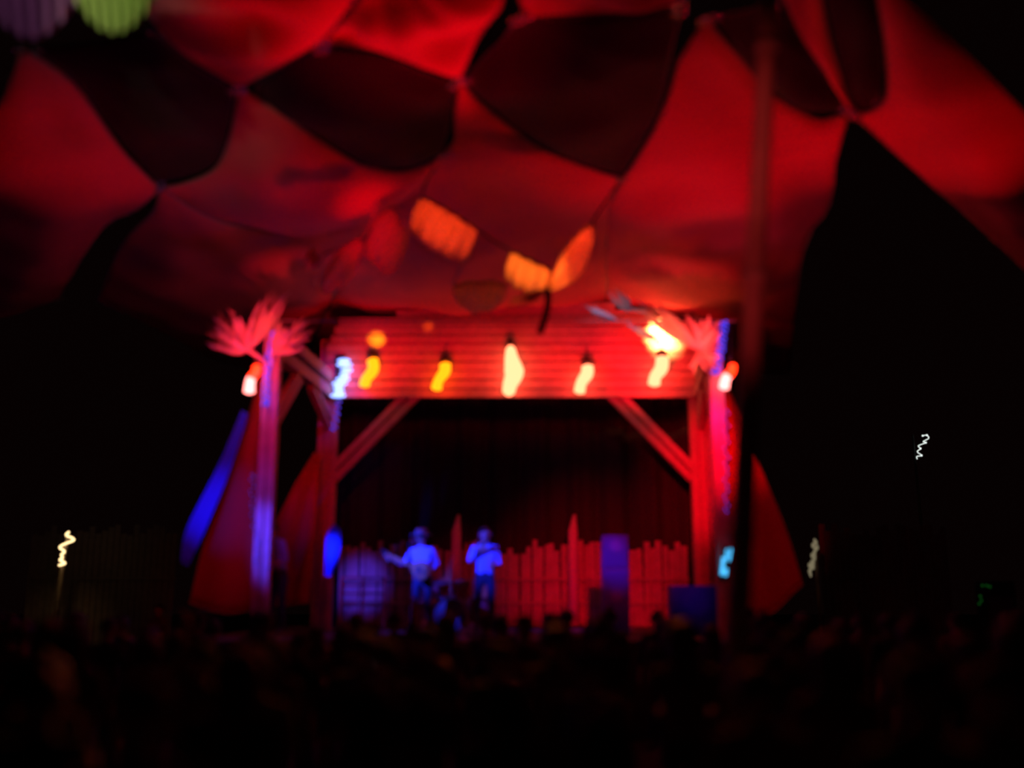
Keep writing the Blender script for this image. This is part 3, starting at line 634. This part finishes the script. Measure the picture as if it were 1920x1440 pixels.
# guitar, held by its player
gt = empty('guitar', gp.matrix_basis @ Vector((-.08, .26, 1.08)), 'guitar held by the person in the hat', 'guitar'); gt.rotation_euler = (0, 0, PI-.35)
gt['_o'] = [0, 0, 0]
def outl(t):
    return Vector((.19*math.cos(t)*(1+.0), 0, .13*math.sin(t)*(1-.25*math.cos(t)-.18*math.cos(2*t))))
def gmesh():
    b = MB(); k = 28; A0 = Matrix.Rotation(-.42, 3, 'Y')
    for y in (-.04, .04):
        for i in range(k): b.v.append(A0 @ (outl(2*PI*i/k)+Vector((0, y, 0))))
    b.f = [[i, (i+1) % k, k+(i+1) % k, k+i] for i in range(k)]+[list(range(k))[::-1], list(range(k, 2*k))]; b.mi = [0]*len(b.f); return b
for nm, mb_, m_ in (('body', gmesh(), 'gtr'),
    ('neck', MB().bar((.15, .03, .06), (.62, .03, .27), .05, .03), 'gtr'), ('headstock', MB().bar((.62, .03, .27), (.74, .03, .325), .08, .02), 'black'),
    ('sound_hole', MB().tube([(.02, .041, 0), (.02, .046, 0)], .045, 14), 'black'), ('bridge', MB().box((-.09, .047, -.04), (.05, .006, .012)), 'black')):
    me_o = bpy.data.objects.new(nm, bpy.data.meshes.new(nm)); me_o.data.from_pydata(mb_.v, [], mb_.f); me_o.data.materials.append(M[m_]); COL.objects.link(me_o); me_o.parent = gt
# microphone stands
for px, lab in ((893, 'microphone stand in front of the standing person'), (768, 'microphone stand in front of the guitar player')):
    p = at(px, 1000, 16.3); o = empty('microphone_stand', (p.x, 16.3, DZ), lab, 'stand', 'microphone stands')
    MB().tube([(p.x, 16.3, DZ), (p.x, 16.3, DZ+1.45)], .012, 8).build('pole', M['black'], o)
    MB().tube([(p.x, 16.3, DZ), (p.x, 16.3, DZ+.03)], .15, 16).build('base', M['black'], o)
    MB().tube([(p.x, 16.3, DZ+1.45), (p.x+.04, 16.45, DZ+1.52)], .014, 8).build('clip', M['black'], o)
    MB().tube([(p.x+.01, 16.35, DZ+1.49), (p.x+.04, 16.47, DZ+1.52)], [.014, .024], 8).build('microphone', M['chrome'], o)
# drum kit
dp = at(848, 1060, 18.2); dx_ = dp.x
dk2 = empty('drum_kit', (dx_, 18.2, DZ), 'small drum kit with cymbals right of the guitar player', 'drums')
def drum(c, ax, r, h, nm):
    c = Vector(c); ax = Vector(ax).normalized()
    d = MB().tube([c-ax*h/2, c+ax*h/2], r, 24).build(nm, M['drum'], dk2, smooth=False)
    for s in (-1, 1): MB().tube([c+ax*(s*h/2-.01), c+ax*(s*h/2+.012)], r*1.03, 24).build('hoop', M['chrome'], d)
    MB().tube([c+ax*(h/2+.012), c+ax*(h/2+.014)], r*.96, 24).build('drum_head', M['skinhead'], d)
drum((dx_, 18.0, DZ+.29), (0, -1, 0), .28, .40, 'bass_drum')
drum((dx_-.18, 18.0, DZ+.74), (0, -.3, 1), .15, .2, 'tom'); drum((dx_+.18, 18.0, DZ+.74), (0, -.3, 1), .16, .22, 'tom')
drum((dx_-.5, 18.25, DZ+.6), (0, 0, 1), .18, .15, 'snare'); drum((dx_+.52, 18.2, DZ+.38), (0, 0, 1), .21, .40, 'floor_tom')
for x, z in ((-.45, 1.12), (.42, 1.2), (-.72, .92)):
    MB().tube([(dx_+x, 18.1, DZ+z), (dx_+x, 18.1, DZ+z+.025)], [.20, .02], 24).build('cymbal', M['brass'], dk2, smooth=True)
    st = MB().tube([(dx_+x, 18.1, DZ+.2), (dx_+x, 18.1, DZ+z)], .01, 6)
    for a in range(3): st.tube([(dx_+x, 18.1, DZ+.25), (dx_+x+.18*math.cos(a*2.1), 18.1+.18*math.sin(a*2.1), DZ+.005)], .009, 6)
    st.build('cymbal_stand', M['chrome'], dk2)
# speaker stacks
def stack(px, Y, wpx, tops, label, m='cab'):
    c = at(px, 1050, Y); hw = wpx/2*Y/F; ob = []
    z = DZ
    for i, tp in enumerate(tops):
        zt = at(px, tp, Y).z
        o = empty('speaker_cabinet', (c.x, Y, z), label[i], 'speaker', 'speaker cabinets on the stage')
        MB().box((c.x, Y, (z+zt)/2), (hw, .22, (zt-z)/2-.004)).build('cabinet', M[m], o)
        gl = MB().box((c.x, Y-.235, (z+zt)/2), (hw*.9, .012, (zt-z)/2*.92)).build('grille', M['grille'], o)
        MB().tube([(c.x, Y-.25, (z+zt)/2+.1), (c.x, Y-.262, (z+zt)/2+.1)], [hw*.55, hw*.5], 20).build('driver_ring', M['cab2'], gl)
        z = zt
    return
M['cab2'] = mat('blue_tinted_cabinet', (.012, .07, .5), .7, bump=.2, bscale=30); M['grille'] = mat('blue_tinted_grille', (.012, .06, .5), .8, bump=.5, bscale=120)  # blue light put into the cabinet and grille colours
stack(1152, 17.2, 46, [1068, 1005], ['lower blue-lit speaker cabinet right of centre stage', 'tall upper speaker cabinet lit deep blue right of centre stage'], 'cab2')
stack(1300, 17.0, 92, [1098], ['wide dim purple-lit cabinet at the foot of the right inner post'], 'cab2')
spot('purple_spot', (1.5, 13, 4.6), at(1300, 1125, 17), 160, (.5, .02, .5), 12, 1, .1)  # added unseen spot turning the wide cabinet purple
# ------------------------------------------------------------------ crowd
rnd = random.Random(21); cnt = 0
near_labels = iter(['dark-haired head nearest the camera at lower left', 'person nearest the camera, left of centre, seen from behind', 'person nearest the camera, right of centre, seen from behind', 'faintly red-lit near person at lower right'])
placed = []; rows = [(3.3, 4), (4.4, 5), (5.6, 6), (6.8, 7), (8.0, 8), (9.2, 9), (10.4, 10), (11.6, 11), (12.8, 12), (13.8, 13)]
for ri, (Y, n) in enumerate(rows):
    for k in range(n):
        fx = (k+.5+rnd.uniform(-.28, .28))/n; px = -40+2000*fx
        y = Y+rnd.uniform(-.35, .35)
        p = flat(px, y)
        if abs(p.x-p0.x) < .5 and abs(y-p0.y) < .5: p.x += .7
        while any((p-q).length < .62 for q in placed): p.x += .1
        placed.append(p)
        vi = rnd.choices(range(5), [5, 4, 4, 1 if ri > 1 else 0, .8 if ri > 3 else 0])[0]
        hi = rnd.randrange(4); s = rnd.uniform(.90, 1.0)
        if ri == 0: s = [.93, .93, .90, .96][k]; p.x = flat([300, 700, 1120, 1690][k], y).x
        lab = next(near_labels) if ri == 0 else ('dark concert-goer seen from behind in the unlit crowd before the stage' if vi != 4 else 'dark concert-goer in the crowd with one arm raised')
        r = person(p, rnd.uniform(-.25, .25), B[vi], HR[hi][0], s, lab, 'concert crowd seen from behind', HR[hi][1])
# one person with a phone
pp = person(flat(690, 7.3), .1, B[3], HR[0][0], .94, 'person holding up a small glinting phone, left of centre in the crowd', 'concert crowd seen from behind')
hp = pp.matrix_basis @ (Vector(joints('phone', 'down')['wrl'])+Vector((-.06, .07, .08)))
hp = Vector((hp.x*.94/.94, hp.y, hp.z))
ph_ = empty('phone', hp, 'small phone held up in the crowd left of centre', 'phone')
MB().box(hp, (.036, .005, .072), Matrix.Rotation(1.3, 3, 'Y')).build('case', M['black'], ph_)
MB().box(hp+Vector((0, -.007, 0)), (.031, .002, .064), Matrix.Rotation(1.3, 3, 'Y')).build('screen', M['screen'], ph_)

# ------------------------------------------------------------------ far things
# pole wrapped in warm fairy lights, far left
fx = empty('fairy_light_pole', flat(112, 30), 'wooden pole wrapped with warm fairy lights at far left', 'pole')
P = [at(*q, 30) for q in ((130,997),(124,1003),(136,1009),(138,1013),(126,1018),(117,1022),(112,1027),(121,1034),(115,1040),(117,1046),(112,1050),(122,1056),(110,1060))]
bz = at(105, 1108, 30)
MB().tube([Vector((bz.x, 30.1, 0)), at(117, 1060, 30.1), at(128, 995, 30.1)], [.10, .07, .05], 8).build('shaft', M['slat'], fx, smooth=True)
MB().tube([poly(P, i/70) for i in range(71)], .032, 6).build('light_rope', M['g_warm'], fx, smooth=True)
spot('fairy_light', at(112, 1050, 29)+Vector((0, -.4, .6)), bz, 14, (1, .6, .2), 60, 1, .1)
# distant tall lamp pole, its light streak built as a bent tube, right
fp = empty('distant_light_mast', flat(1722, 55), 'thin distant mast with a tiny white lamp shaped as a light streak in the dark sky', 'mast')
q = flat(1722, 55); MB().tube([(q.x, 55, 0), (q.x-.1, 55, at(1735, 815, 55).z)], [.12, .05], 8).build('shaft', M['black'], fp)
P = [at(*q, 54.8) for q in ((1730,817),(1738,816),(1741,822),(1731,828),(1736,830),(1722,836),(1726,841),(1720,847),(1728,854),(1719,856),(1720,861))]
MB().tube([poly(P, i/80) for i in range(81)], .022, 5).build('light_streak', M['g_far'], fp)
for i in (0, 1, 4, 6, 8): MB().ball(P[i], .05, 8, 6).build('bulb', M['g_far'], fp)
# dim lantern post right of the right drape
fl = empty('lantern_post', flat(1522, 28), 'post with dim scattered yellowish bulbs right of the right side drape', 'lantern post')
q = flat(1522, 28); MB().tube([(q.x, 28.05, 0), (q.x, 28.05, at(1525, 1012, 28).z)], [.06, .04], 8).build('shaft', M['slat'], fl)
rnd = random.Random(3)
for i in range(26):
    t = i/25; MB().ball(at(1530-12*t+rnd.uniform(-5, 5), 1014+62*t+rnd.uniform(-2, 2), 27.9), (.035, .035, .07), 6, 5).build('bulb', M['g_dim'], fl)
# green leds on equipment far right
gl = empty('equipment_box', flat(1845, 24), 'dark equipment box with tiny green lights at far right', 'equipment')
q = flat(1845, 24); zt = at(1845, 1090, 24).z
MB().box((q.x, 24, zt/2), (.35, .25, zt/2)).build('case', M['black'], gl)
MB().box((q.x, 23.74, zt*.55), (.28, .01, zt*.3)).build('front_panel', M['cab'], gl)
for a in ((1842, 1098), (1850, 1098), (1856, 1100), (1838, 1118), (1840, 1126), (1836, 1132)):
    MB().ball(at(*a, 23.72), .03, 6, 5).build('led', M['g_gr'], gl)
# far fences left and right, barely lit
for nm_, xa, xb, lab in (('l', 60, 330, 'barely visible distant slat fence left of the stage'), ('r', 1545, 1780, 'barely visible distant slat fence right of the stage')):
    fo = empty('far_fence', flat((xa+xb)/2, 32), lab, 'fence', 'distant fences'); x = xa
    while x < xb:
        p = at(x, 1060, 32); zt = at(x, 990+rnd.uniform(-8, 14), 32).z
        MB().bar((p.x, 32, 0), (p.x, 32, zt), .18, .03).build('slat', M['slat'], fo); x += 12
    MB().bar(at(xa, 1085, 31.95), at(xb, 1085, 31.95), .08, .04).build('rail', M['slat'], fo)
for o in bpy.data.objects:
    if '_o' in o: del o['_o']
